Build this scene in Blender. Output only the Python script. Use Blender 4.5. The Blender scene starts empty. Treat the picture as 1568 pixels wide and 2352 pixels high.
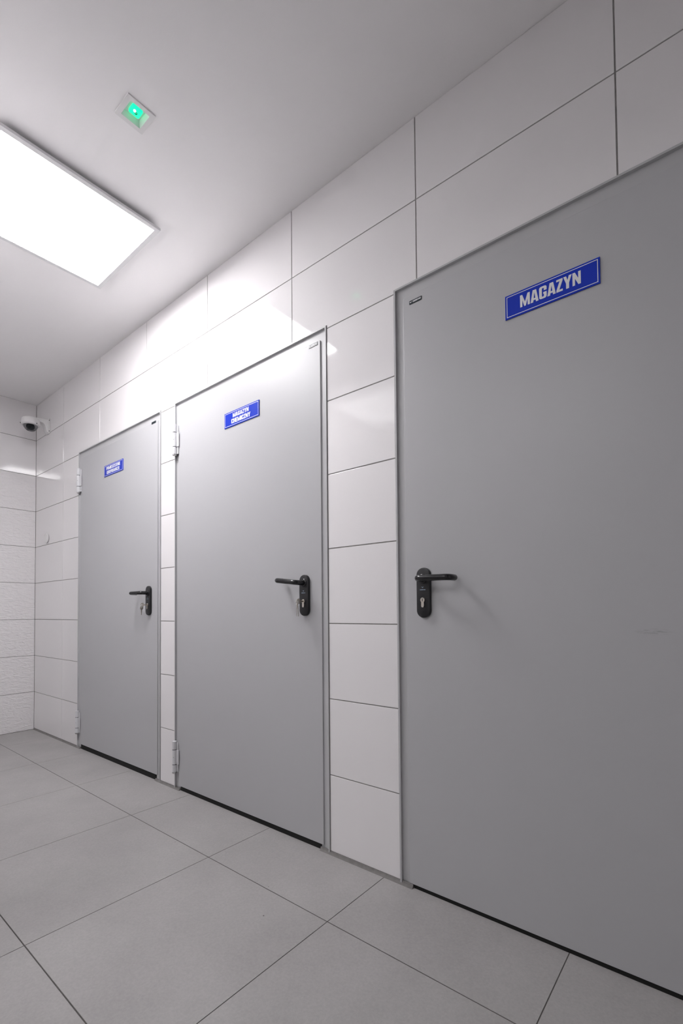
import bpy, bmesh, math, random
from mathutils import Vector, Matrix

# ---------------------------------------------------------------- camera, world, exposure
S = bpy.context.scene
COL = S.collection
YAW, PITCH, ROLL = 0.6857, 0.0264, -0.0085
CAM = Vector((4.4792, -1.4368, 0.9516))
FPX, PPY, IW, IH = 1086.91, 1373.46, 1568.0, 2352.0
fw = Vector((-math.sin(YAW) * math.cos(PITCH), math.cos(YAW) * math.cos(PITCH), math.sin(PITCH)))
r0 = Vector((math.cos(YAW), math.sin(YAW), 0))
u0 = r0.cross(fw)
rv = math.cos(ROLL) * r0 + math.sin(ROLL) * u0
uv = -math.sin(ROLL) * r0 + math.cos(ROLL) * u0
cam_data = bpy.data.cameras.new('camera')
cam = bpy.data.objects.new('camera', cam_data)
COL.objects.link(cam)
cam.matrix_world = Matrix(((rv.x, uv.x, -fw.x, CAM.x), (rv.y, uv.y, -fw.y, CAM.y),
                           (rv.z, uv.z, -fw.z, CAM.z), (0, 0, 0, 1)))
cam_data.sensor_fit = 'VERTICAL'
cam_data.sensor_height = 24.0
cam_data.sensor_width = 16.0
cam_data.lens = FPX / IH * 24.0
cam_data.shift_x = 0.0
cam_data.shift_y = (PPY - IH / 2) / IH
cam_data.clip_start = 0.02
S.camera = cam

world = bpy.data.worlds.new('world')
S.world = world
world.use_nodes = True
world.node_tree.nodes['Background'].inputs[0].default_value = (0.8, 0.85, 1, 1)
world.node_tree.nodes['Background'].inputs[1].default_value = 0.0   # closed room: only its lamps and the added fill panels light it

S.view_settings.view_transform = 'Standard'
S.view_settings.look = 'None'
S.view_settings.gamma = 1.0
S.view_settings.use_curve_mapping = False
S.view_settings.exposure = 2.06

PANEL_MAIN = 6.7       # lit ceiling panel by the wall
FILL_ROOM = 1.3       # unseen fill panel, added in the room behind the camera
FILL_LOBBY = 2.6      # fill panel added out of frame to brighten the end wall
PANEL_LIGHT = (1.0, 0.985, 1.0)

# room sizes (metres)
ROOM_X, ROOM_Y, CEIL, FLOOR = 5.6, -1.265, 2.70, -0.010   # a corridor 1.27 m wide
OPEN = (2.95, 4.60)     # doorway opposite the near door, where the photographer stands
ROW, PITCH_X, X0 = 0.300, 0.6176, 0.5689
DOOR_TOP = 2.112
DOORS = [(0.857, 1.970, 0.022), (2.120, 3.236, 0.012), (3.563, 4.679, 0.003)]   # left, right, leaf bottom


# ---------------------------------------------------------------- materials
def new_mat(name):
    m = bpy.data.materials.new(name)
    m.use_nodes = True
    nt = m.node_tree
    return m, nt, nt.nodes['Principled BSDF']


def plain(name, col, rough=0.5, metal=0.0, spec=0.5, ior=1.5, coat=0.0):
    m, nt, b = new_mat(name)
    b.inputs['Base Color'].default_value = (*col, 1)
    b.inputs['Roughness'].default_value = rough
    b.inputs['Metallic'].default_value = metal
    b.inputs['Specular IOR Level'].default_value = spec
    b.inputs['IOR'].default_value = ior
    b.inputs['Coat Weight'].default_value = coat
    return m


def noise(nt, scale, vec=None, detail=2.0, rough=0.5):
    n = nt.nodes.new('ShaderNodeTexNoise')
    n.inputs['Scale'].default_value = scale
    n.inputs['Detail'].default_value = detail
    n.inputs['Roughness'].default_value = rough
    if vec is not None:
        nt.links.new(vec, n.inputs['Vector'])
    return n


def bump(nt, b, height, strength, dist):
    n = nt.nodes.new('ShaderNodeBump')
    n.inputs['Strength'].default_value = strength
    n.inputs['Distance'].default_value = dist
    nt.links.new(height, n.inputs['Height'])
    nt.links.new(n.outputs['Normal'], b.inputs['Normal'])
    return n


def position(nt, scale=(1, 1, 1), loc=(0, 0, 0)):
    g = nt.nodes.new('ShaderNodeNewGeometry')
    mp = nt.nodes.new('ShaderNodeMapping')
    mp.inputs['Scale'].default_value = scale
    mp.inputs['Location'].default_value = loc
    nt.links.new(g.outputs['Position'], mp.inputs['Vector'])
    return mp.outputs['Vector']


def ramp(nt, fac, stops):
    n = nt.nodes.new('ShaderNodeValToRGB')
    e = n.color_ramp.elements
    while len(e) < len(stops):
        e.new(0.5)
    for el, (p, c) in zip(e, stops):
        el.position = p
        el.color = (*c, 1) if len(c) == 3 else c
    nt.links.new(fac, n.inputs['Fac'])
    return n


def mat_tile():
    m, nt, b = new_mat('glossy_white_tile')
    b.inputs['Base Color'].default_value = (0.85, 0.83, 0.838, 1)
    b.inputs['Roughness'].default_value = 0.045
    b.inputs['IOR'].default_value = 1.62
    n = noise(nt, 260.0, position(nt), 2.0)
    bump(nt, b, n.outputs['Fac'], 0.035, 0.0012)
    return m


def mat_relief():
    m, nt, b = new_mat('relief_white_tile')
    b.inputs['Base Color'].default_value = (0.85, 0.83, 0.838, 1)
    b.inputs['Roughness'].default_value = 0.22
    n = noise(nt, 1.0, position(nt, (20, 22, 70)), 3.0, 0.55)
    n.inputs['Distortion'].default_value = 0.8
    bump(nt, b, n.outputs['Fac'], 0.85, 0.009)
    return m


def mat_grout(name, col):
    m, nt, b = new_mat(name)
    n = noise(nt, 60.0, position(nt), 3.0)
    c = ramp(nt, n.outputs['Fac'], [(0.3, tuple(v * 0.85 for v in col)), (0.7, tuple(v * 1.1 for v in col))])
    nt.links.new(c.outputs['Color'], b.inputs['Base Color'])
    b.inputs['Roughness'].default_value = 0.85
    return m


def mat_paint(name, col, rough, peel=0.06):
    m, nt, b = new_mat(name)
    b.inputs['Base Color'].default_value = (*col, 1)
    b.inputs['Roughness'].default_value = rough
    n = noise(nt, 420.0, position(nt), 2.0)
    bump(nt, b, n.outputs['Fac'], peel, 0.001)
    return m


def mat_leaf():
    """grey powder coat; one dull scuff on the near door, a few tiny nicks"""
    m, nt, b = new_mat('grey_powder_coat')
    base = (0.485, 0.485, 0.50)
    # scuff at X 4.33, Z 0.89 (world), streaky
    v = position(nt, (22, 0, 95), (-4.329 * 22, 0, -0.890 * 95))
    ln = nt.nodes.new('ShaderNodeVectorMath')
    ln.operation = 'LENGTH'
    nt.links.new(v, ln.inputs[0])
    fall = nt.nodes.new('ShaderNodeMapRange')
    fall.inputs['From Min'].default_value = 1.0
    fall.inputs['From Max'].default_value = 0.2
    fall.inputs['To Min'].default_value = 0.0
    fall.inputs['To Max'].default_value = 1.0
    nt.links.new(ln.outputs['Value'], fall.inputs['Value'])
    streak = noise(nt, 1.0, position(nt, (60, 1, 260)), 3.0)
    st = ramp(nt, streak.outputs['Fac'], [(0.45, (0, 0, 0)), (0.6, (1, 1, 1))])
    mul = nt.nodes.new('ShaderNodeMath')
    mul.operation = 'MULTIPLY'
    nt.links.new(fall.outputs['Result'], mul.inputs[0])
    nt.links.new(st.outputs['Color'], mul.inputs[1])
    mul2 = nt.nodes.new('ShaderNodeMath')
    mul2.operation = 'MULTIPLY'
    mul2.inputs[1].default_value = 0.35
    nt.links.new(mul.outputs[0], mul2.inputs[0])
    # tiny dark nicks
    vor = nt.nodes.new('ShaderNodeTexVoronoi')
    vor.inputs['Scale'].default_value = 5.0
    nt.links.new(position(nt), vor.inputs['Vector'])
    nick = ramp(nt, vor.outputs['Distance'], [(0.0, (0.5, 0.5, 0.5)), (0.012, (0, 0, 0))])
    add = nt.nodes.new('ShaderNodeMath')
    add.operation = 'MAXIMUM'
    nt.links.new(mul2.outputs[0], add.inputs[0])
    nt.links.new(nick.outputs['Color'], add.inputs[1])
    mix = nt.nodes.new('ShaderNodeMix')
    mix.data_type = 'RGBA'
    mix.inputs['A'].default_value = (*base, 1)
    mix.inputs['B'].default_value = (0.10, 0.10, 0.10, 1)
    nt.links.new(add.outputs[0], mix.inputs['Factor'])
    nt.links.new(mix.outputs['Result'], b.inputs['Base Color'])
    b.inputs['Roughness'].default_value = 0.40
    n = noise(nt, 420.0, position(nt), 2.0)
    bump(nt, b, n.outputs['Fac'], 0.06, 0.001)
    return m


def mat_floor():
    m, nt, b = new_mat('grey_floor_tile')
    n1 = noise(nt, 3.2, position(nt), 5.0, 0.6)
    n2 = noise(nt, 150.0, position(nt), 3.0, 0.6)
    c1 = ramp(nt, n1.outputs['Fac'], [(0.3, (0.35, 0.337, 0.333)), (0.7, (0.405, 0.391, 0.387))])
    c2 = ramp(nt, n2.outputs['Fac'], [(0.3, (0.93, 0.93, 0.93)), (0.7, (1.06, 1.06, 1.06))])
    mx = nt.nodes.new('ShaderNodeMix')
    mx.data_type = 'RGBA'
    mx.blend_type = 'MULTIPLY'
    mx.inputs['Factor'].default_value = 1.0
    nt.links.new(c1.outputs['Color'], mx.inputs['A'])
    nt.links.new(c2.outputs['Color'], mx.inputs['B'])
    # specks of dirt
    vor = nt.nodes.new('ShaderNodeTexVoronoi')
    vor.inputs['Scale'].default_value = 9.0
    nt.links.new(position(nt), vor.inputs['Vector'])
    sp = ramp(nt, vor.outputs['Distance'], [(0.0, (1, 1, 1)), (0.016, (1, 1, 1)), (0.024, (0, 0, 0))])
    wh = nt.nodes.new('ShaderNodeMath')
    wh.operation = 'GREATER_THAN'
    wh.inputs[1].default_value = 0.62
    sep = nt.nodes.new('ShaderNodeSeparateColor')
    nt.links.new(vor.outputs['Color'], sep.inputs['Color'])
    nt.links.new(sep.outputs['Red'], wh.inputs[0])
    mu = nt.nodes.new('ShaderNodeMath')
    mu.operation = 'MULTIPLY'
    nt.links.new(sp.outputs['Color'], mu.inputs[0])
    nt.links.new(wh.outputs[0], mu.inputs[1])
    mx2 = nt.nodes.new('ShaderNodeMix')
    mx2.data_type = 'RGBA'
    mx2.inputs['B'].default_value = (0.06, 0.05, 0.04, 1)
    nt.links.new(mx.outputs['Result'], mx2.inputs['A'])
    nt.links.new(mu.outputs[0], mx2.inputs['Factor'])
    nt.links.new(mx2.outputs['Result'], b.inputs['Base Color'])
    b.inputs['Roughness'].default_value = 0.48
    b.inputs['Specular IOR Level'].default_value = 0.4
    bump(nt, b, n2.outputs['Fac'], 0.05, 0.001)
    return m


def mat_ceiling():
    m, nt, b = new_mat('ceiling_paint')
    b.inputs['Base Color'].default_value = (0.93, 0.915, 0.92, 1)
    b.inputs['Roughness'].default_value = 0.9
    n = noise(nt, 500.0, position(nt), 2.0)
    bump(nt, b, n.outputs['Fac'], 0.15, 0.001)
    return m


def emit(name, col, strength, base=(0.9, 0.9, 0.9)):
    m, nt, b = new_mat(name)
    b.inputs['Base Color'].default_value = (*base, 1)
    b.inputs['Emission Color'].default_value = (*col, 1)
    b.inputs['Emission Strength'].default_value = strength
    return m


def mat_glass(name, col, alpha_mix=0.0):
    m, nt, b = new_mat(name)
    b.inputs['Base Color'].default_value = (*col, 1)
    b.inputs['Transmission Weight'].default_value = 1.0
    b.inputs['Roughness'].default_value = 0.03
    b.inputs['IOR'].default_value = 1.25
    return m


M = dict(
    tile=mat_tile(), relief=mat_relief(), grout=mat_grout('grey_grout', (0.31, 0.30, 0.295)),
    floor_grout=mat_grout('dark_floor_grout', (0.085, 0.08, 0.075)),
    sealant=mat_grout('grey_sealant', (0.21, 0.20, 0.195)),
    leaf=mat_leaf(), frame=mat_paint('grey_frame_coat', (0.50, 0.50, 0.512), 0.36),
    hinge=mat_paint('silver_hinge_coat', (0.66, 0.66, 0.68), 0.32, 0.02),
    floor=mat_floor(), ceiling=mat_ceiling(),
    plaster=plain('white_plaster', (0.86, 0.85, 0.85), 0.8),
    dark=plain('shade_black', (0.006, 0.006, 0.006), 0.9),  # near-black colour in place of shade under and behind the doors
    black=mat_paint('black_plastic', (0.012, 0.012, 0.014), 0.30, 0.05),
    blackgloss=plain('black_gloss', (0.010, 0.010, 0.012), 0.16),
    nickel=plain('satin_nickel', (0.62, 0.58, 0.52), 0.28, 1.0),
    steel=plain('steel', (0.66, 0.66, 0.66), 0.22, 1.0),
    blue=plain('sign_blue', (0.006, 0.036, 0.50), 0.35, 0.0, 0.25),
    white=plain('sign_white', (0.82, 0.82, 0.84), 0.4),
    mark=plain('pale_blue_print', (0.30, 0.38, 0.48), 0.5),
    badge=plain('badge_black', (0.02, 0.03, 0.035), 0.3),
    plastic=plain('white_plastic', (0.82, 0.81, 0.81), 0.3),
    alu=plain('white_aluminium', (0.74, 0.74, 0.75), 0.35),
    diffuser=emit('lit_diffuser', PANEL_LIGHT, PANEL_MAIN),
    fill_room=emit('room_fill_diffuser', PANEL_LIGHT, FILL_ROOM),
    fill_lobby=emit('lobby_fill_diffuser', PANEL_LIGHT, FILL_LOBBY),
    green=emit('green_lens', (0.0, 1.0, 0.36), 0.40, (0.01, 0.12, 0.06)),
    led=emit('led_point', (0.85, 1.0, 0.95), 2.5),
    smoked=mat_glass('smoked_dome', (0.45, 0.46, 0.48)),
)


# ---------------------------------------------------------------- mesh helpers
ORIGIN = {}     # object -> world origin of its root


def obj(name, bm, mat, parent=None, smooth=False, kind=None, label=None):
    """link a bmesh built in world coordinates as ONE mesh object"""
    o0 = ORIGIN[parent.name] if parent else Vector((0, 0, 0))
    if o0.length:
        bmesh.ops.translate(bm, verts=bm.verts, vec=-o0)
    bm.normal_update()
    me = bpy.data.meshes.new(name)
    bm.to_mesh(me)
    bm.free()
    me.materials.append(mat)
    if smooth:
        for p in me.polygons:
            p.use_smooth = True
        me.set_sharp_from_angle(angle=math.radians(38))
    o = bpy.data.objects.new(name, me)
    COL.objects.link(o)
    if parent:
        o.parent = parent
        ORIGIN[o.name] = o0
    else:
        ORIGIN[o.name] = Vector((0, 0, 0))
    if kind:
        o['kind'] = kind
    if label:
        o['label'] = label
    return o


def empty(name, loc, label, cat, group=None, kind=None):
    o = bpy.data.objects.new(name, None)
    COL.objects.link(o)
    o.location = loc
    o.empty_display_size = 0.1
    ORIGIN[o.name] = Vector(loc)
    o['label'] = label
    o['category'] = cat
    if group:
        o['group'] = group
    if kind:
        o['kind'] = kind
    return o


def tag(o, label, cat, group=None):
    o['label'] = label
    o['category'] = cat
    if group:
        o['group'] = group
    return o


def bevel_all(bm, w, seg=2, edges=None):
    bmesh.ops.bevel(bm, geom=list(edges if edges is not None else bm.edges), offset=w, segments=seg,
                    affect='EDGES', profile=0.5, clamp_overlap=True)


def add_box(bm, x0, x1, y0, y1, z0, z1):
    v = [bm.verts.new((x, y, z)) for x in (x0, x1) for y in (y0, y1) for z in (z0, z1)]
    for f in ((0, 1, 3, 2), (4, 6, 7, 5), (0, 4, 5, 1), (2, 3, 7, 6), (0, 2, 6, 4), (1, 5, 7, 3)):
        bm.faces.new([v[i] for i in f])
    return v


def box(x0, x1, y0, y1, z0, z1, bev=0.0, seg=2):
    bm = bmesh.new()
    add_box(bm, x0, x1, y0, y1, z0, z1)
    bmesh.ops.recalc_face_normals(bm, faces=bm.faces)
    if bev:
        bevel_all(bm, bev, seg)
    return bm


def merge(dst, src):
    me = bpy.data.meshes.new('tmp')
    src.to_mesh(me)
    src.free()
    dst.from_mesh(me)
    bpy.data.meshes.remove(me)


def add_prism(bm, pts, a, b, frame):
    """polygon pts (u,v) extruded from depth a to b; frame(u,v,d) -> world"""
    lo = [bm.verts.new(frame(u, v, a)) for u, v in pts]
    hi = [bm.verts.new(frame(u, v, b)) for u, v in pts]
    n = len(pts)
    f0 = bm.faces.new(lo)
    f1 = bm.faces.new(hi)
    for i in range(n):
        bm.faces.new((lo[i], lo[(i + 1) % n], hi[(i + 1) % n], hi[i]))
    return f0, f1


def add_tube(bm, path, rad, n=16, cap=True):
    path = [Vector(p) for p in path]
    rads = rad if isinstance(rad, (list, tuple)) else [rad] * len(path)
    t0 = (path[1] - path[0]).normalized()
    ref = Vector((0, 0, 1)) if abs(t0.z) < 0.9 else Vector((1, 0, 0))
    nrm = (ref - t0 * ref.dot(t0)).normalized()
    rings = []
    for i, p in enumerate(path):
        if i == 0:
            t = t0
        elif i == len(path) - 1:
            t = (path[i] - path[i - 1]).normalized()
        else:
            t = ((path[i + 1] - p).normalized() + (p - path[i - 1]).normalized()).normalized()
        nrm = (nrm - t * nrm.dot(t)).normalized()
        bn = t.cross(nrm)
        rings.append([bm.verts.new(p + rads[i] * (math.cos(a) * nrm + math.sin(a) * bn))
                      for a in [2 * math.pi * k / n for k in range(n)]])
    for a, b in zip(rings, rings[1:]):
        for k in range(n):
            bm.faces.new((a[k], a[(k + 1) % n], b[(k + 1) % n], b[k]))
    if cap:
        bm.faces.new(rings[0])
        bm.faces.new(rings[-1])


def add_lathe(bm, prof, centre, axis=(0, 0, 1), n=40):
    """prof: (radius, height) pairs revolved about axis through centre"""
    ax = Vector(axis).normalized()
    ref = Vector((1, 0, 0)) if abs(ax.x) < 0.9 else Vector((0, 1, 0))
    e1 = (ref - ax * ref.dot(ax)).normalized()
    e2 = ax.cross(e1)
    c = Vector(centre)
    rings = []
    for r, h in prof:
        if r < 1e-7:
            rings.append([bm.verts.new(c + ax * h)])
        else:
            rings.append([bm.verts.new(c + ax * h + r * (math.cos(a) * e1 + math.sin(a) * e2))
                          for a in [2 * math.pi * k / n for k in range(n)]])
    for a, b in zip(rings, rings[1:]):
        for k in range(n):
            k2 = (k + 1) % n
            if len(a) == 1 and len(b) == 1:
                continue
            if len(a) == 1:
                bm.faces.new((a[0], b[k], b[k2]))
            elif len(b) == 1:
                bm.faces.new((a[k], a[k2], b[0]))
            else:
                bm.faces.new((a[k], a[k2], b[k2], b[k]))


def fix(bm):
    bmesh.ops.recalc_face_normals(bm, faces=bm.faces)
    return bm


def round_corner(path, rad, seg=7):
    """polyline with rounded corners"""
    P = [Vector(p) for p in path]
    out = [P[0]]
    for a, b, c in zip(P, P[1:], P[2:]):
        d1, d2 = (a - b).normalized(), (c - b).normalized()
        p1, p2 = b + d1 * rad, b + d2 * rad
        for k in range(seg + 1):
            t = k / seg
            out.append((1 - t) ** 2 * p1 + 2 * t * (1 - t) * b + t * t * p2)
    out.append(P[-1])
    return out


def rounded_rect(x0, x1, z0, z1, r, seg=6, corners=(1, 1, 1, 1)):
    pts = []
    for (cx, cz, a0, on) in ((x1 - r, z1 - r, 0, corners[0]), (x0 + r, z1 - r, 90, corners[1]),
                             (x0 + r, z0 + r, 180, corners[2]), (x1 - r, z0 + r, 270, corners[3])):
        if not on:
            pts.append((cx + r * (1 if a0 in (0, 270) else -1), cz + r * (1 if a0 in (0, 90) else -1)))
            continue
        for k in range(seg + 1):
            a = math.radians(a0 + 90 * k / seg)
            pts.append((cx + r * math.cos(a), cz + r * math.sin(a)))
    return pts


# ---------------------------------------------------------------- heavy condensed lettering
def R(x0, z0, x1, z1):
    return [(x0, z0), (x1, z0), (x1, z1), (x0, z1)]


def ringquads(outer, inner, keep=lambda x, z: True):
    out = []
    n = len(outer)
    for i in range(n):
        j = (i + 1) % n
        q = [outer[i], outer[j], inner[j], inner[i]]
        mx, mz = sum(p[0] for p in q) / 4, sum(p[1] for p in q) / 4
        if keep(mx, mz) and (abs(outer[i][0] - outer[j][0]) + abs(outer[i][1] - outer[j][1])) > 1e-6:
            out.append(q)
    return out


def stroke(path, s):
    P = [Vector((a, b)) for a, b in path]
    L, Rr = [], []
    for i, p in enumerate(P):
        d1 = (P[i] - P[i - 1]).normalized() if i else (P[1] - P[0]).normalized()
        d2 = (P[i + 1] - P[i]).normalized() if i < len(P) - 1 else d1
        n1 = Vector((-d1.y, d1.x))
        n2 = Vector((-d2.y, d2.x))
        m = (n1 + n2).normalized()
        k = s / 2 / max(0.4, m.dot(n1))
        L.append(p + m * k)
        Rr.append(p - m * k)
    return [[tuple(L[i]), tuple(L[i + 1]), tuple(Rr[i + 1]), tuple(Rr[i])] for i in range(len(P) - 1)]


def bowl(w, z0, z1, s, sh, corners=(1, 1, 1, 1), keep=lambda x, z: True):
    r = 0.15
    o = rounded_rect(0, w, z0, z1, r, 4, (1, 1, 1, 1))
    i = rounded_rect(s, w - s, z0 + sh, z1 - sh, min(0.06, (w - 2 * s) / 2 * 0.9), 4, (1, 1, 1, 1))
    return ringquads(o, i, keep)


def split_sides(w, z0, z1, s, sh, gap0, gap1, lower=True):
    """rounded ring with its right side open between gap0 and gap1"""
    q = bowl(w, z0, z1, s, sh, keep=lambda x, z: not (x > w - s and z0 + 0.16 < z < z1 - 0.16))
    q.append(R(w - s, gap1, w, z1 - 0.15))
    q.append(R(w - s, z0 + 0.15, w, gap0))
    return q


S_ = 0.195
GL = {
    'I': (0.20, [R(0, 0, .20, 1)]),
    'H': (0.54, [R(0, 0, S_, 1), R(.54 - S_, 0, .54, 1), R(S_, .42, .54 - S_, .59)]),
    'E': (0.42, [R(0, 0, .2, 1), R(.2, 0, .42, .16), R(.2, .43, .4, .58), R(.2, .84, .42, 1)]),
    'N': (0.54, [R(0, 0, .165, 1), R(.375, 0, .54, 1), [(.165, 1), (.165, .52), (.375, 0), (.375, .48)]]),
    'M': (0.72, [R(0, 0, .165, 1), R(.555, 0, .72, 1), [(.165, 1), (.165, .55), (.30, 0), (.36, 0), (.36, .35)],
                 [(.555, 1), (.36, .35), (.36, 0), (.42, 0), (.555, .55)]]),
    'A': (0.58, [[(0, 0), (.19, 0), (.29, .80), (.29, 1), (.165, 1)], [(.58, 0), (.39, 0), (.29, .80), (.29, 1), (.415, 1)],
                 R(.20, .17, .38, .32)]),
    'Z': (0.43, [R(0, .84, .43, 1), R(0, 0, .43, .16), [(0, .16), (.20, .16), (.43, .84), (.23, .84)]]),
    'Y': (0.56, [R(.18, 0, .38, .42), [(0, 1), (.19, 1), (.28, .66), (.28, .42), (.18, .42)],
                 [(.56, 1), (.37, 1), (.28, .66), (.28, .42), (.38, .42)]]),
    'O': (0.53, bowl(.53, 0, 1, S_, .15)),
    'C': (0.52, split_sides(.52, 0, 1, S_, .15, .38, .62)),
    'G': (0.53, split_sides(.53, 0, 1, S_, .15, .38, .64) + [R(.29, .36, .53, .50)]),
    'D': (0.53, bowl(.53, 0, 1, S_, .15) + [R(0, 0, .15, .15), R(0, .85, .15, 1)]),
    'P': (0.50, [R(0, 0, .2, .44)] + bowl(.50, .38, 1, S_, .145) + [R(0, .38, .15, .53), R(0, .85, .15, 1)]),
    'R': (0.52, [R(0, 0, .2, .44), R(.33, 0, .52, .42)] + bowl(.52, .38, 1, S_, .145) + [R(0, .38, .15, .53), R(0, .85, .15, 1)]),
    'S': (0.51, stroke([(.415, .64), (.415, .82), (.34, .915), (.17, .915), (.095, .82), (.095, .64), (.415, .38),
                        (.415, .18), (.34, .085), (.17, .085), (.095, .18), (.095, .36)], .18)),
    'W': (0.84, [[(0, 1), (.16, 1), (.30, 0), (.14, 0)], [(.42, 1), (.34, .9), (.22, 0), (.30, 0)],
                 [(.42, 1), (.50, .9), (.62, 0), (.54, 0)], [(.84, 1), (.68, 1), (.54, 0), (.70, 0)]]),
    'K': (0.54, [R(0, 0, .2, 1), [(.2, .40), (.2, .62), (.34, 1), (.54, 1)], [(.2, .62), (.30, .60), (.54, 0), (.34, 0)]]),
}


def add_text(bm, text, x0, x1, z0, z1, y, depth):
    """letters standing on a vertical plate facing -Y, stretched to the box"""
    gap = 0.045
    tot = sum(GL[c][0] for c in text) + gap * (len(text) - 1)
    sx = (x1 - x0) / tot
    sz = z1 - z0
    cur = 0.0
    k = 0
    for c in text:
        w, polys = GL[c]
        for p in polys:
            k += 1
            eps = (k % 7) * 2e-6
            add_prism(bm, [(x0 + (cur + a) * sx, z0 + b * sz) for a, b in p], y, y - depth - eps,
                      lambda u, v, d: (u, d, v))
        cur += w + gap


# ---------------------------------------------------------------- the room shell
def tiled(cells, frame, gap, thick, bev, subdiv=False):
    """cells: lists of (u,v) polygons; each becomes a bevelled tile in one mesh"""
    bm = bmesh.new()
    fronts = []
    for poly in cells:
        f0, f1 = add_prism(bm, poly, 0.0, thick, frame)
        fronts.append(f1)
    fix(bm)
    if bev:
        ed = set()
        for f in fronts:
            ed.update(f.edges)
        bevel_all(bm, bev, 2, ed)
    return bm


GAP = 0.0040


def door_wall_cells():
    xs = [0.0] + [X0 + k * PITCH_X for k in range(0, 11) if X0 + k * PITCH_X < ROOM_X] + [ROOM_X]
    cells = []
    h = GAP / 2
    for a, b in zip(xs, xs[1:]):
        a2, b2 = a + (h if a > 0 else 0.0015), b - h
        for r in range(9):
            z0 = r * ROW + (h if r else 0.003)
            z1 = (r + 1) * ROW - (h if r < 8 else 0.001)
            if z1 <= DOOR_TOP:
                spans = [(a2, b2)]
                for l, rr, _ in DOORS:
                    ns = []
                    for s, e in spans:
                        if rr <= s or l >= e:
                            ns.append((s, e))
                        else:
                            if l - 0.003 > s + 0.01:
                                ns.append((s, l - 0.003))
                            if rr + 0.003 < e - 0.01:
                                ns.append((rr + 0.003, e))
                    spans = ns
                for s, e in spans:
                    cells.append([(s, z0), (e, z0), (e, z1), (s, z1)])
            elif z0 < DOOR_TOP:
                pts = []
                cur = a2
                lift = DOOR_TOP + 0.003
                pts = []
                inside = any(l - 0.003 < a2 + 1e-6 < rr + 0.003 for l, rr, _ in DOORS)
                pts.append((a2, lift if inside else z0))
                for l, rr, _ in DOORS:
                    for x, up in ((l - 0.003, True), (rr + 0.003, False)):
                        if a2 + 0.004 < x < b2 - 0.004:
                            pts += [(x, z0), (x, lift)] if up else [(x, lift), (x, z0)]
                inside = any(l - 0.003 < b2 - 1e-6 < rr + 0.003 for l, rr, _ in DOORS)
                pts.append((b2, lift if inside else z0))
                pts += [(b2, z1), (a2, z1)]
                cells.append(pts)
            else:
                cells.append([(a2, z0), (b2, z0), (b2, z1), (a2, z1)])
    return cells


def wall_rect_mesh(rects, frame):
    bm = bmesh.new()
    for (u0, u1, v0, v1) in rects:
        bm.faces.new([bm.verts.new(frame(u, v)) for u, v in ((u0, v0), (u1, v0), (u1, v1), (u0, v1))])
    return bm


def struct(name, bm, mat, label, cat, parent=None, smooth=False):
    o = obj(name, bm, mat, parent, smooth)
    o['kind'] = 'structure'
    if not parent:
        o['label'] = label
        o['category'] = cat
    return o


TT = 0.0022      # how far tile faces stand in front of the grout
# wall with the doors: face at y = 0, grout a little behind it
gaps = [0.0] + [v for l, r, _ in DOORS for v in (l, r)] + [ROOM_X]
rects = [(gaps[i], gaps[i + 1], FLOOR, DOOR_TOP) for i in range(0, len(gaps), 2)] + [(0, ROOM_X, DOOR_TOP, CEIL)]
w = struct('wall_back', wall_rect_mesh(rects, lambda u, v: (u, TT, v)), M['grout'],
           'white tiled wall that the three grey doors stand in', 'wall')
struct('wall_tiles', tiled(door_wall_cells(), lambda u, v, d: (u, TT - d, v), GAP, TT, 0.0009), M['tile'], '', '', w)

# wall at the far end, x = 0: smooth tiles on top, relief tiles below 2.1 m
EW_DOOR = (-1.15, -0.27)       # doorway in the end wall, out of frame, seen only mirrored in the tiles
LY = -2.75
ys = [0.0, -0.612, -1.2296, -1.8472, -2.4648, LY]


def end_cells(r0, r1):
    cells = []
    h = GAP / 2
    for a, b in zip(ys, ys[1:]):
        for r in range(r0, r1):
            z0 = r * ROW + (h if r else FLOOR + 0.002)
            z1 = (r + 1) * ROW - (h if r < 8 else 0.001)
            spans = [(b + h, a - (h if a < 0 else 0.0015))]
            if z0 < 2.09:
                ns = []
                for s, e in spans:
                    if EW_DOOR[1] <= s or EW_DOOR[0] >= e:
                        ns.append((s, e))
                    else:
                        if EW_DOOR[0] > s + 0.01:
                            ns.append((s, EW_DOOR[0] - 0.003))
                        if EW_DOOR[1] < e - 0.01:
                            ns.append((EW_DOOR[1] + 0.003, e))
                spans = ns
            for s, e in spans:
                cells.append([(s, z0), (e, z0), (e, z1), (s, z1)])
    return cells


w = struct('wall_left', wall_rect_mesh([(LY, EW_DOOR[0], FLOOR, 2.1), (EW_DOOR[1], 0.0, FLOOR, 2.1), (LY, 0.0, 2.1, CEIL)],
                                       lambda u, v: (-TT, u, v)), M['grout'],
           'narrow strip of end wall at the far left, relief tiles below smooth ones', 'wall')
struct('relief_tiles', tiled(end_cells(0, 7), lambda u, v, d: (-TT + d, u, v), GAP, TT, 0.0009), M['relief'], '', '', w)
struct('smooth_tiles', tiled(end_cells(7, 9), lambda u, v, d: (-TT + d, u, v), GAP, TT, 0.0009), M['tile'], '', '', w)

# tiled wall opposite the doors, with the doorway the photograph is taken from
OPEN_TOP = 2.69
LOB = 1.35             # the corridor is open on this side from the end wall to here


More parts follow.
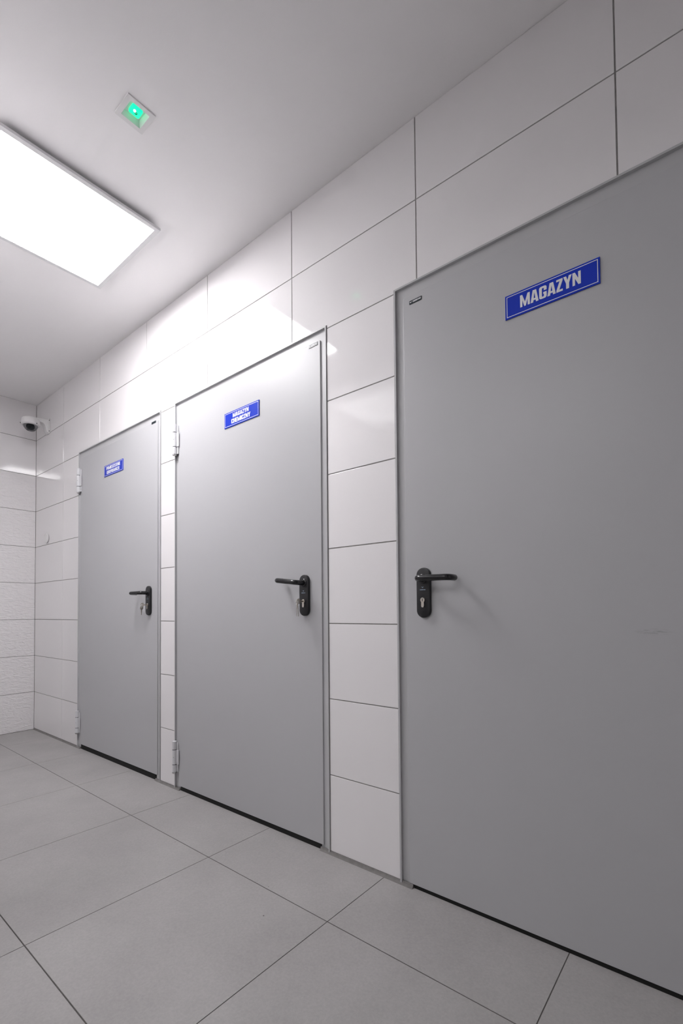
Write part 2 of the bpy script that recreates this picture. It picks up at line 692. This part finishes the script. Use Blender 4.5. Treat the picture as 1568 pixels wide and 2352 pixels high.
def front_cells():
    cells = []
    h = GAP / 2
    xs = [LOB] + [X0 + k * PITCH_X for k in range(2, 11) if X0 + k * PITCH_X < ROOM_X] + [ROOM_X]
    for a, b in zip(xs, xs[1:]):
        for r in range(9):
            z0 = r * ROW + (h if r else 0.003)
            z1 = (r + 1) * ROW - (h if r < 8 else 0.001)
            spans = [(a + (h if a > 0 else .0015), b - h)]
            if z1 <= OPEN_TOP:
                ns = []
                for s, e in spans:
                    if OPEN[1] <= s or OPEN[0] >= e:
                        ns.append((s, e))
                    else:
                        if OPEN[0] > s + 0.01:
                            ns.append((s, OPEN[0] - 0.001))
                        if OPEN[1] < e - 0.01:
                            ns.append((OPEN[1] + 0.001, e))
                spans = ns
            for s, e in spans:
                cells.append([(s, z0), (e, z0), (e, z1), (s, z1)])
    return cells


FB = ROOM_Y - 0.12      # far face of that wall
bm = wall_rect_mesh([(LOB, OPEN[0], FLOOR, OPEN_TOP), (OPEN[1], ROOM_X, FLOOR, OPEN_TOP), (LOB, ROOM_X, OPEN_TOP, CEIL)],
                    lambda u, v: (u, ROOM_Y - TT, v))
for x in OPEN:
    bm.faces.new([bm.verts.new(p) for p in ((x, ROOM_Y - TT, FLOOR), (x, FB, FLOOR), (x, FB, OPEN_TOP), (x, ROOM_Y - TT, OPEN_TOP))])
bm.faces.new([bm.verts.new(p) for p in ((OPEN[0], ROOM_Y - TT, OPEN_TOP), (OPEN[1], ROOM_Y - TT, OPEN_TOP), (OPEN[1], FB, OPEN_TOP), (OPEN[0], FB, OPEN_TOP))])
w = struct('wall_front', bm, M['plaster'], 'white tiled wall opposite the doors, behind the camera', 'wall')
struct('front_tiles', tiled(front_cells(), lambda u, v, d: (u, ROOM_Y - TT + d, v), GAP, TT, 0.0009), M['tile'], '', '', w)
struct('wall_right', wall_rect_mesh([(ROOM_Y, 0.0, FLOOR, CEIL)], lambda u, v: (ROOM_X, u, v)), M['plaster'],
       'plain white wall closing the corridor at its right end', 'wall')
# room behind the doorway
BX0, BX1, BY = 2.6, 6.4, -4.2
bm = wall_rect_mesh([(BX0, BX1, FLOOR, CEIL)], lambda u, v: (u, BY, v))
for q in (((BX0, FB), (BX0, BY)), ((BX1, BY), (BX1, FB)), ((BX0, FB), (OPEN[0], FB)), ((OPEN[1], FB), (BX1, FB))):
    (xa, ya), (xb, yb) = q
    bm.faces.new([bm.verts.new(p) for p in ((xa, ya, FLOOR), (xb, yb, FLOOR), (xb, yb, CEIL), (xa, ya, CEIL))])
bm.faces.new([bm.verts.new(p) for p in ((OPEN[0], FB, OPEN_TOP), (OPEN[1], FB, OPEN_TOP), (OPEN[1], FB, CEIL), (OPEN[0], FB, CEIL))])
bm.faces.new([bm.verts.new(p) for p in ((BX0, FB, CEIL), (BX1, FB, CEIL), (BX1, BY, CEIL), (BX0, BY, CEIL))])
# unseen side lobby, added to hold the end-wall fill panel
for q in (((LOB, ROOM_Y - TT), (LOB, LY)), ((LOB, LY), (-TT, LY))):
    (xa, ya), (xb, yb) = q
    bm.faces.new([bm.verts.new(p) for p in ((xa, ya, FLOOR), (xb, yb, FLOOR), (xb, yb, CEIL), (xa, ya, CEIL))])
bm.faces.new([bm.verts.new(p) for p in ((-TT, ROOM_Y, CEIL), (LOB, ROOM_Y, CEIL), (LOB, LY, CEIL), (-TT, LY, CEIL))])
struct('wall_room', bm, M['plaster'], 'white room behind the camera, beyond the doorway', 'wall')

# boxes behind the doors, near-black colour standing in for unlit rooms
bm = bmesh.new()
for l, r, _ in DOORS:
    for quad in (((l, .6), (r, .6)), ((l, TT), (l, .6)), ((r, .6), (r, TT))):
        (xa, ya), (xb, yb) = quad
        bm.faces.new([bm.verts.new(p) for p in ((xa, ya, FLOOR), (xb, yb, FLOOR), (xb, yb, DOOR_TOP), (xa, ya, DOOR_TOP))])
    bm.faces.new([bm.verts.new(p) for p in ((l, TT, DOOR_TOP), (r, TT, DOOR_TOP), (r, .6, DOOR_TOP), (l, .6, DOOR_TOP))])
struct('wall_behind', bm, M['dark'], 'space behind the doors, coloured near-black in place of darkness', 'wall')

# floor: bevelled tiles over dark grout
FX = [2.879 - 0.6165 * k for k in range(1, 5)][::-1]
FX = [x for x in FX if x > 0.05] + [2.879 + 0.6165 * k for k in range(0, 7)]
FXS = [0.0] + [x for x in FX if x < BX1] + [BX1]
FYS = [0.70] + [-0.317 - .626 * k for k in range(7)]
fc = []
for a, b in zip(FXS, FXS[1:]):
    for c, d in zip(FYS, FYS[1:]):
        fc.append([(a + .0012, d + .0016), (b - .0012, d + .0016), (b - .0012, c - .0016), (a + .0012, c - .0016)])
f = struct('floor', wall_rect_mesh([(-.05, BX1 + .05, BY - .05, 0.75)], lambda u, v: (u, v, FLOOR - 0.0012)), M['floor_grout'],
           'grey stone-look tiled floor with thin dark joints', 'floor')
struct('floor_tiles', tiled(fc, lambda u, v, d: (u, v, FLOOR - .0012 + d), 0.003, 0.0012, 0.0005), M['floor'], '', '', f)

# ceiling, with a cut-out for the recessed emergency lamp
EX = (2.8573, 2.9570, -0.6862, -0.5840)        # lamp plate on the ceiling
cx0, cx1, cy0, cy1 = EX[0] + .012, EX[1] - .012, EX[2] + .012, EX[3] - .012
struct('ceiling', wall_rect_mesh([(-.01, cx0, ROOM_Y, .01), (cx1, ROOM_X, ROOM_Y, .01), (cx0, cx1, ROOM_Y, cy0), (cx0, cx1, cy1, .01)],
                                 lambda u, v: (u, v, CEIL)), M['ceiling'], 'matt white painted ceiling', 'ceiling')

# grey sealant bead where the tiled wall meets the floor
bm = bmesh.new()
for i, (a, b) in enumerate([(0.0, DOORS[0][0] + .05), (DOORS[0][1] - .05, DOORS[1][0] + .05),
                            (DOORS[1][1] - .05, DOORS[2][0] + .05), (DOORS[2][1] - .05, ROOM_X)]):
    prof = [(TT, 0.0025), (-0.001, 0.0025), (-0.003, -0.003), (-0.006, -0.0075), (-0.009, FLOOR), (TT, FLOOR)]
    add_prism(bm, prof, a, b, lambda u, v, d: (d, u, v))
fix(bm)
struct('trim_1', bm, M['sealant'], 'grey sealant bead along the foot of the tiled wall', 'trim')


# ---------------------------------------------------------------- ceiling lamps and added fill panels
def panel_light(x0, x1, y0, y1, mat, label):
    zb = 2.668
    root = empty('ceiling_light', ((x0 + x1) / 2, (y0 + y1) / 2, CEIL), label, 'ceiling light')
    b = 0.020
    bm = bmesh.new()
    o = [(x0, y0), (x1, y0), (x1, y1), (x0, y1)]
    i = [(x0 + b, y0 + b), (x1 - b, y0 + b), (x1 - b, y1 - b), (x0 + b, y1 - b)]
    for k in range(4):
        j = (k + 1) % 4
        add_prism(bm, [o[k], o[j], i[j], i[k]], zb, zb + 0.011, lambda u, v, d: (u, v, d))
    bmesh.ops.remove_doubles(bm, verts=bm.verts, dist=1e-5)
    # inner shared walls dissolve into one ring
    dead = [f for f in bm.faces if sum(1 for e in f.edges if len(e.link_faces) > 2) >= 2 and abs(f.normal.z) < .5
            and not (abs(f.calc_center_median().x - x0) < b * .4 or abs(f.calc_center_median().x - x1) < b * .4
                     or abs(f.calc_center_median().y - y0) < b * .4 or abs(f.calc_center_median().y - y1) < b * .4)]
    fix(bm)
    obj('frame', bm, M['alu'], root)
    obj('diffuser', box(x0 + b - .0005, x1 - b + .0005, y0 + b - .0005, y1 - b + .0005, zb + .001, zb + .0035), mat, root)
    hb = box(x0 + .001, x1 - .001, y0 + .001, y1 - .001, zb + .0112, zb + .0125)
    merge(hb, box(x0 + .03, x1 - .03, y0 + .03, y1 - .03, zb + .0127, CEIL - .0003))
    obj('housing', hb, M['alu'], root)
    return root


panel_light(1.935, 2.537, -0.947, -0.328, M['diffuser'], 'bright square ceiling light panel close to the tiled wall')
panel_light(0.55, 1.15, -2.30, -1.70, M['fill_lobby'], 'unseen fill panel added in the side lobby at the far end')
panel_light(2.75, 3.95, -3.4, -2.2, M['fill_room'], 'large fill panel added in the unseen room behind the viewpoint')

# recessed emergency lamp with green lens
x0, x1, y0, y1 = EX
root = empty('emergency_light', ((x0 + x1) / 2, (y0 + y1) / 2, CEIL), 'small square recessed ceiling lamp with glowing green lens', 'emergency light')
bm = bmesh.new()
zf = CEIL - 0.0035
rings = [rounded_rect(x0, x1, y0, y1, .004, 3), rounded_rect(x0 + .001, x1 - .001, y0 + .001, y1 - .001, .004, 3),
         rounded_rect(x0 + .0165, x1 - .0165, y0 + .0165, y1 - .0165, .002, 3),
         rounded_rect(x0 + .0245, x1 - .0245, y0 + .0245, y1 - .0245, .0015, 3)]
zs = [CEIL - .0002, zf, zf, CEIL + 0.014]
vr = [[bm.verts.new((u, v, z)) for u, v in rg] for rg, z in zip(rings, zs)]
for a, b in zip(vr, vr[1:]):
    n = len(a)
    for k in range(n):
        bm.faces.new((a[k], a[(k + 1) % n], b[(k + 1) % n], b[k]))
bm.faces.new(vr[-1])
fix(bm)
obj('frame', bm, M['plastic'], root)
mx, my = (x0 + x1) / 2 + .001, (y0 + y1) / 2 + .001
bm = bmesh.new()
lens = rounded_rect(mx - .0175, mx + .0175, my - .0185, my + .0185, .005, 4)
top = [(mx + (u - mx) * .80, my + (v - my) * .80) for u, v in lens]
a = [bm.verts.new((u, v, CEIL + .0138)) for u, v in lens]
b = [bm.verts.new((u, v, CEIL + .008)) for u, v in lens]
c = [bm.verts.new((u, v, CEIL + .005)) for u, v in top]
n = len(a)
for p, q in ((a, b), (b, c)):
    for k in range(n):
        bm.faces.new((p[k], p[(k + 1) % n], q[(k + 1) % n], q[k]))
bm.faces.new(c)
fix(bm)
lo = obj('lens', bm, M['green'], root, True, label='glowing green lens')
bm = bmesh.new()
add_lathe(bm, [(0, -.0035), (.003, -.003), (.004, -.001), (.0042, .002)], (mx + .004, my - .006, CEIL + .005), n=16)
obj('led', fix(bm), M['led'], lo, True)
bm = bmesh.new()
add_lathe(bm, [(.0022, .001), (.003, -.001), (.0042, -.001), (.005, .001)], (mx - .002, my + .002, CEIL + .0045), n=20)
obj('screw', fix(bm), M['badge'], lo, True)


# ---------------------------------------------------------------- doors
LEAF_Y = 0.001       # front of the leaf
FACE_Y = 0.0065       # recessed face of the frame


def frame_mesh(l, r):
    bm = bmesh.new()
    lip = 0.006

    def bar(xa, xb, ya, yb, za, zb):
        add_box(bm, xa, xb, ya, yb, za, zb)
    # proud outer lip
    bar(l, l + lip, -.004, .05, FLOOR + .006, DOOR_TOP)
    bar(r - lip, r, -.004, .05, FLOOR + .006, DOOR_TOP)
    bar(l + lip, r - lip, -.004, .05, DOOR_TOP - lip, DOOR_TOP)
    # recessed face
    bar(l + lip, l + .050, FACE_Y, .05, FLOOR + .010, DOOR_TOP - lip)
    bar(r - .050, r - lip, FACE_Y, .05, FLOOR + .010, DOOR_TOP - lip)
    bar(l + .050, r - .050, FACE_Y, .05, DOOR_TOP - .060, DOOR_TOP - lip)
    fix(bm)
    return bm


def add_emblem(bm, cx, cz, s, y, d):
    """small pair of wings"""
    for sg in (-1, 1):
        add_prism(bm, [(cx, cz - .55 * s), (cx + sg * .95 * s, cz + .5 * s), (cx + sg * .45 * s, cz + .5 * s), (cx, cz + .05 * s)],
                  y, y - d, lambda u, v, dd: (u, dd, v))


def make_hinge(door, X, z0, z1):
    """three-knuckle lift-off hinge with cap; leaf plate lies on the door"""
    yc, rad = -0.012, 0.0118
    bm = bmesh.new()
    H = z1 - z0
    cuts = [z0 + .006, z0 + .048, z0 + .128, z1]
    if H < .17:
        cuts = [z0 + .006, z0 + .26 * H, z0 + .72 * H, z1]
    for a, b in zip(cuts, cuts[1:]):
        add_lathe(bm, [(0, a + .0012), (rad - .001, a + .0012), (rad, a + .0022), (rad, b - .0022), (rad - .001, b - .0012), (0, b - .0012)],
                  (X, yc, 0), n=28)
    # leaf plates from barrel to the door and frame
    add_box(bm, X + .004, X + .030, -0.007, -0.003, cuts[1] + .002, cuts[2] - .002)
    add_box(bm, X + .004, X + .022, -0.004, 0.0, cuts[0] + .004, cuts[3] - .010)
    fix(bm)
    h = obj('hinge', bm, M['hinge'], door, True, label='silver three-knuckle hinge')
    bm = bmesh.new()
    add_lathe(bm, [(0, z0 - .0015), (rad * .7, z0 - .001), (rad, z0 + .002), (rad, z0 + .0062), (0, z0 + .0062)], (X, yc, 0), n=28)
    obj('pin_cap', fix(bm), M['steel'], h, True)
    bm = bmesh.new()
    for a in cuts[1:3]:
        add_lathe(bm, [(0, a - .0014), (rad - .0006, a - .0014), (rad - .0006, a + .0014), (0, a + .0014)], (X, yc, 0), n=24)
    obj('washer', fix(bm), M['black'], h, True)
    bm = bmesh.new()
    d = Vector((0.55, -0.83, 0)).normalized()
    add_lathe(bm, [(0, .0), (.0016, 0), (.0016, .0006), (0, .0006)], Vector((X, yc, (cuts[1] + cuts[2]) / 2)) + d * (rad - .0002), d, n=10)
    obj('set_screw', fix(bm), M['black'], h)


def make_handle(door, X, sgn, dz=0.0, zs=1.064, lift=0.0):
    """long oval plate, U lever pointing sgn along X, euro cylinder"""
    Zt, Zb = 1.099 + dz, 0.927 + dz
    w, th = 0.026, 0.0125
    Y = LEAF_Y
    bm = bmesh.new()
    prof = rounded_rect(X - w, X + w, Zb, Zt, w - .0002, 12)
    lo = [bm.verts.new((u, Y, v)) for u, v in prof]
    mi = [bm.verts.new((u, Y - th + .004, v)) for u, v in prof]
    cz = (Zt + Zb) / 2

    def inset(u, v, d):
        vv = max(Zb + w, min(Zt - w, v))
        k = Vector((u - X, v - vv))
        L = k.length
        k = k * ((L - d) / L) if L > 1e-6 else k
        return X + k.x, vv + k.y
    m2 = [bm.verts.new((inset(u, v, .0012)[0], Y - th + .001, inset(u, v, .0012)[1])) for u, v in prof]
    hi = [bm.verts.new((inset(u, v, .004)[0], Y - th, inset(u, v, .004)[1])) for u, v in prof]
    n = len(prof)
    for p, q in ((lo, mi), (mi, m2), (m2, hi)):
        for k in range(n):
            bm.faces.new((p[k], p[(k + 1) % n], q[(k + 1) % n], q[k]))
    bm.faces.new(hi)
    fix(bm)
    plate = obj('handle_plate', bm, M['black'], door, True, label='black oval handle plate')
    F = Y - th
    L = 0.120
    path = round_corner([(X, F + .003, zs), (X, -0.058, zs), (X + sgn * L, -0.058, zs + lift), (X + sgn * L, -0.018, zs + lift)], 0.021, 9)
    bm = bmesh.new()
    end = path[-1]
    path = path + [end + Vector((0, .0025, 0)), end + Vector((0, .0042, 0))]
    rr = [.0105] * (len(path) - 2) + [.0098, .007]
    add_tube(bm, path, rr, 20)
    add_lathe(bm, [(.0165, 0), (.0165, -.0028), (.0145, -.0045), (.0105, -.005)], (X, F + .0005, zs), (0, 1, 0), 28)
    obj('lever', fix(bm), M['blackgloss'], plate, True)
    # euro profile cylinder
    zc = 0.988 + dz
    bm = bmesh.new()
    slot = [(X - .005, zc - .006), (X - .005, zc - .0205)] + \
           [(X + .005 * math.cos(math.radians(a)), zc - .0205 + .005 * math.sin(math.radians(a))) for a in range(198, 360, 18)] + \
           [(X + .005, zc - .0205), (X + .005, zc - .006)]
    add_prism(bm, slot, F + .001, F - .004, lambda u, v, d: (u, d, v))
    add_lathe(bm, [(.0086, .001), (.0086, -.0035), (.0078, -.0045), (.0066, -.0045), (.0064, -.0040), (0, -.0040)], (X, F, zc), (0, 1, 0), 32)
    cyl = obj('lock_cylinder', fix(bm), M['nickel'], plate, True, label='satin nickel lock cylinder')
    bm = bmesh.new()
    add_box(bm, X - .0011, X + .0011, F - .0046, F - .0040, zc - .0042, zc + .0042)
    obj('keyhole', fix(bm), M['black'], cyl)
    # printed emblem and maker's line
    bm = bmesh.new()
    add_emblem(bm, X - .001, 1.031 + dz, .0046, F + .0001, .0003)
    add_text(bm, 'WISNIOWSKI', X - .012, X + .010, 1.0215 + dz, 1.0245 + dz, F + .0001, .0003)
    obj('emblem', fix(bm), M['mark'], plate, label='pale printed emblem and maker line')
    return F, zc


def make_badge(door, xa, xb, za, zb, printed=True):
    bm = box(xa, xb, LEAF_Y - .0018, LEAF_Y, za, zb, .0005, 1)
    b = obj('maker_badge', bm, M['badge'], door, label='small black maker plate')
    if printed:
        h = zb - za
        bm = bmesh.new()
        add_emblem(bm, xa + .0065, (za + zb) / 2, h * .38, LEAF_Y - .0018, .0003)
        add_text(bm, 'WISNIOWSKI', xa + .014, xb - .003, za + h * .32, za + h * .72, LEAF_Y - .0018, .0003)
        obj('lettering', fix(bm), M['white'], b)


def make_door(k, handle_x, sgn, hinge_x, hinge_z, badge, label, printed=True, grip=(0.0, 1.064, 0.0)):
    l, r, zb = DOORS[k]
    root = empty('door_%d' % (k + 1), ((l + r) / 2, 0, FLOOR), label, 'door', 'grey steel doors', 'structure')
    obj('door_frame', frame_mesh(l, r), M['frame'], root)
    bm = box(l + .036, r - .036, LEAF_Y, LEAF_Y + .008, zb, DOOR_TOP - .045, .0016, 2)
    merge(bm, box(l + .055, r - .055, LEAF_Y + .0075, LEAF_Y + .058, zb + .001, DOOR_TOP - .065))
    obj('door_leaf', bm, M['leaf'], root)
    obj('gap_shade', box(l + .052, r - .052, LEAF_Y + .0025, .045, FLOOR + .0002, zb + .0005), M['dark'], root, label='black strip put in for the shade in the gap under the leaf')  # black strip makes the shaded gap under the leaf read dark
    if hinge_x:
        for z0, z1 in hinge_z:
            make_hinge(root, hinge_x, z0, z1)
    F = make_handle(root, handle_x, sgn, *grip)
    make_badge(root, *badge, printed)
    return root, F


d1, F1 = make_door(0, 1.846, -1, 0.876, ((1.812, 1.992), (0.092, 0.255)), (1.867, 1.915, 2.058, 2.071),
                   'grey steel door farthest away, beside the corner, two-line blue sign', False, (0.006, 1.064, 0.0))
d2, F2 = make_door(1, 3.109, -1, 2.134, ((1.812, 1.988), (0.078, 0.252)), (3.138, 3.187, 2.052, 2.066),
                   'grey steel door in the middle of the row, under the mirrored ceiling light', True, (0.003, 1.068, 0.014))
d3, F3 = make_door(2, 3.672, 1, None, (), (3.626, 3.676, 2.033, 2.0465),
                   'nearest and widest-looking grey steel door, cut off by the edge of the photo', True, (-0.003, 1.0575, -0.002))

# door in the end wall, mirrored in the tiles beside the corner
root = empty('door_4', (0, -.71, FLOOR), 'grey door in the end wall, seen only mirrored in the corner tiles', 'door', None, 'structure')
bm = bmesh.new()
add_box(bm, -.06, .004, EW_DOOR[0], EW_DOOR[0] + .05, FLOOR, 2.09)
add_box(bm, -.06, .004, EW_DOOR[1] - .05, EW_DOOR[1], FLOOR, 2.09)
add_box(bm, -.06, .004, EW_DOOR[0] + .05, EW_DOOR[1] - .05, 2.04, 2.09)
obj('door_frame', fix(bm), M['frame'], root)
obj('door_leaf', box(-.055, -.012, EW_DOOR[0] + .05, EW_DOOR[1] - .05, FLOOR + .008, 2.04), M['leaf'], root)


# ---------------------------------------------------------------- signs on the doors
def make_sign(x0, x1, z0, z1, lines, label):
    root = empty('door_sign', ((x0 + x1) / 2, LEAF_Y, z0), label, 'sign', 'blue door signs')
    th = .0035
    obj('plate', box(x0, x1, LEAF_Y - th, LEAF_Y - .0002, z0, z1, .0006, 2), M['blue'], root)
    yf = LEAF_Y - th
    bm = bmesh.new()
    i, t = .0048, .0018
    for a in ((x0 + i, x1 - i, z0 + i, z0 + i + t), (x0 + i, x1 - i, z1 - i - t, z1 - i),
              (x0 + i, x0 + i + t, z0 + i + t, z1 - i - t), (x1 - i - t, x1 - i, z0 + i + t, z1 - i - t)):
        add_box(bm, a[0], a[1], yf - .0004, yf + .0003, a[2], a[3])
    obj('border', fix(bm), M['white'], root, label='thin white border')
    bm = bmesh.new()
    for text, xa, xb, za, zb in lines:
        add_text(bm, text, xa, xb, za, zb, yf + .0003, .0008)
    obj('lettering', fix(bm), M['white'], root, label='white block capitals')
    return root


make_sign(1.260, 1.521, 1.857, 1.930, [('POMIESZCZENIE', 1.294, 1.485, 1.8975, 1.9185), ('GOSPODARCZE', 1.299, 1.477, 1.870, 1.891)],
          'blue sign reading POMIESZCZENIE GOSPODARCZE on the farthest door')
make_sign(2.566, 2.824, 1.854, 1.928, [('MAGAZYN', 2.632, 2.7505, 1.8955, 1.916), ('CHEMICZNY', 2.621, 2.763, 1.8675, 1.889)],
          'blue sign reading MAGAZYN CHEMICZNY on the middle door')
make_sign(3.967, 4.228, 1.840, 1.9135, [('MAGAZYN', 4.0125, 4.180, 1.861, 1.8975)],
          'large blue sign reading only MAGAZYN on the nearest door')


# ---------------------------------------------------------------- keys
def key_mesh(p, down, nrm, shank=.028):
    """flat key: bow centre p, shank along 'down', face normal nrm"""
    down, nrm = Vector(down).normalized(), Vector(nrm).normalized()
    side = down.cross(nrm)
    p = Vector(p)
    bm = bmesh.new()
    rb, rh, n = .0112, .0032, 24
    hole_c = -.0058

    def fr(u, v, d):
        return p + side * u + down * v + nrm * d
    outer = [(rb * math.sin(2 * math.pi * k / n), -rb * math.cos(2 * math.pi * k / n)) for k in range(n)]
    inner = [(rh * math.sin(2 * math.pi * k / n), hole_c - rh * math.cos(2 * math.pi * k / n)) for k in range(n)]
    for k in range(n):
        j = (k + 1) % n
        add_prism(bm, [outer[k], outer[j], inner[j], inner[k]], -.0011, .0011, fr)
    bl = [(-.0038, rb * .85), (.0038, rb * .85), (.0038, rb + shank * .45), (.0026, rb + shank * .52), (.0036, rb + shank * .6),
          (.0024, rb + shank * .7), (.0034, rb + shank * .8), (.0026, rb + shank * .9), (.0008, rb + shank), (-.0030, rb + shank)]
    add_prism(bm, bl, -.0009, .0009, fr)
    return fix(bm)


def ring_mesh(c, nrm, R_, r_):
    bm = bmesh.new()
    nrm = Vector(nrm).normalized()
    e1 = Vector((0, 0, 1)).cross(nrm).normalized()
    e2 = nrm.cross(e1)
    path = [Vector(c) + R_ * (math.cos(a) * e1 + math.sin(a) * e2) for a in [2 * math.pi * k / 28 for k in range(29)]]
    add_tube(bm, path, r_, 8, False)
    return fix(bm)


def key_bunch(X, F, zc, hang, ringR, label):
    root = empty('key_bunch', (X, F, zc), label, 'keys', 'keys left in the door locks')
    yb = F - .0195 - .0112
    obj('key', key_mesh((X, yb, zc), (0, 1, 0), (1, 0, 0), .016), M['nickel'], root, label='key standing in the lock')
    hy = yb - .0055
    obj('key_ring', ring_mesh((X - .001, hy, zc - ringR * .82), (0.15, 1, 0), ringR, .0008), M['steel'], root)
    zr = zc - ringR * .82 - ringR
    for dx, tilt, ang in hang:
        nrm = Vector((math.cos(ang), math.sin(ang), 0))
        obj('key', key_mesh((X - .001 + dx, hy, zr - .0050), (tilt, 0, -1), nrm, .030), M['nickel'], root, label='key hanging from the ring')
    return root


key_bunch(1.846, F1[0], F1[1], [(0, -.06, 0.25)], .0070, 'two keys, one in the lock of the farthest door, one hanging')
key_bunch(3.109, F2[0], F2[1], [(-.003, -.02, 0.80), (.003, .10, 0.70)], .0085, 'three keys on a ring in the lock of the middle door')


# ---------------------------------------------------------------- security camera in the corner
PX, PZ0, PZ1 = 0.272, 2.390, 2.510
DC = Vector((0.262, -0.125, 2.0))
root = empty('security_camera', (PX, 0, PZ0), 'white dome security camera on a wall bracket in the corner', 'camera')
bm = bmesh.new()
# wall plate
add_box(bm, PX - .030, PX + .030, -.009, -.0003, PZ0, PZ1)
bevel_all(bm, .003, 2)
side = [(-.008, PZ0 + .004), (-.020, PZ0 + .012), (-.034, PZ0 + .062), (-.043, PZ0 + .074), (-.075, PZ0 + .079),
        (-.128, PZ0 + .080), (-.128, PZ1 - .018), (-.050, PZ1 - .010), (-.008, PZ1 - .008)]
arm = bmesh.new()
add_prism(arm, side, PX - .027, PX + .019, lambda u, v, d: (d - (0.010 if u < -.1 else 0), u, v))
fix(arm)
bevel_all(arm, .003, 2)
merge(bm, arm)
obj('bracket', bm, M['plastic'], root, True)
zc = 2.434
bm = bmesh.new()
add_lathe(bm, [(0, .054), (.030, .054), (.052, .050), (.060, .042), (.063, .030), (.0645, .012), (.0665, .008), (.0665, -.001), (.062, -.006),
               (.051, -.008), (.049, -.002), (0, -.002)], (DC.x, DC.y, zc), n=48)
hs = obj('housing', fix(bm), M['plastic'], root, True)
for k in range(3):
    a = math.radians(20 + 120 * k)
    bm = bmesh.new()
    add_lathe(bm, [(0, -.003), (.0035, -.003), (.0035, .004), (0, .004)], (DC.x + .066 * math.cos(a), DC.y + .066 * math.sin(a), zc), n=12)
    obj('screw', fix(bm), M['black'], hs, True)
bm = bmesh.new()
prof = [(.0500 * math.cos(math.radians(a)), -.006 - .047 * math.sin(math.radians(a))) for a in range(0, 91, 9)]
prof[-1] = (0, prof[-1][1])
add_lathe(bm, prof, (DC.x, DC.y, zc), n=40)
obj('dome', fix(bm), M['smoked'], root, True, label='smoked dome cover')
# lens turret looking into the room
bm = bmesh.new()
ax = Vector((.62, -.50, -.60)).normalized()
c = Vector((DC.x, DC.y, zc - .012))
add_lathe(bm, [(0, -.012), (.016, -.010), (.024, -.002), (.024, .006), (.019, .014), (.012, .019), (.0115, .022), (.008, .022), (.0075, .016), (0, .015)], c, ax, 28)
obj('lens', fix(bm), M['badge'], root, True, label='dark lens inside the dome')
for z in (PZ0 + .018, PZ1 - .016):
    bm = bmesh.new()
    add_lathe(bm, [(0, 0), (.003, 0), (.003, .0012), (0, .0012)], (PX + .0302, -.013 + .006, z), (1, 0, 0), 12)
    obj('bracket_screw', fix(bm), M['black'], root)

# round white fitting on the wall below it
bm = bmesh.new()
add_lathe(bm, [(0, .0003), (.030, .0003), (.030, .004), (.0375, .0045), (.0385, .0065), (.0375, .0090), (.030, .0112), (.015, .0122), (0, .0125)],
          (0.262, 0, 1.549), (0, -1, 0), 48)
tag(obj('wall_disc', fix(bm), M['plastic'], None, True), 'small round white disc fixed to the corner tiles, below the dome camera', 'wall fitting')
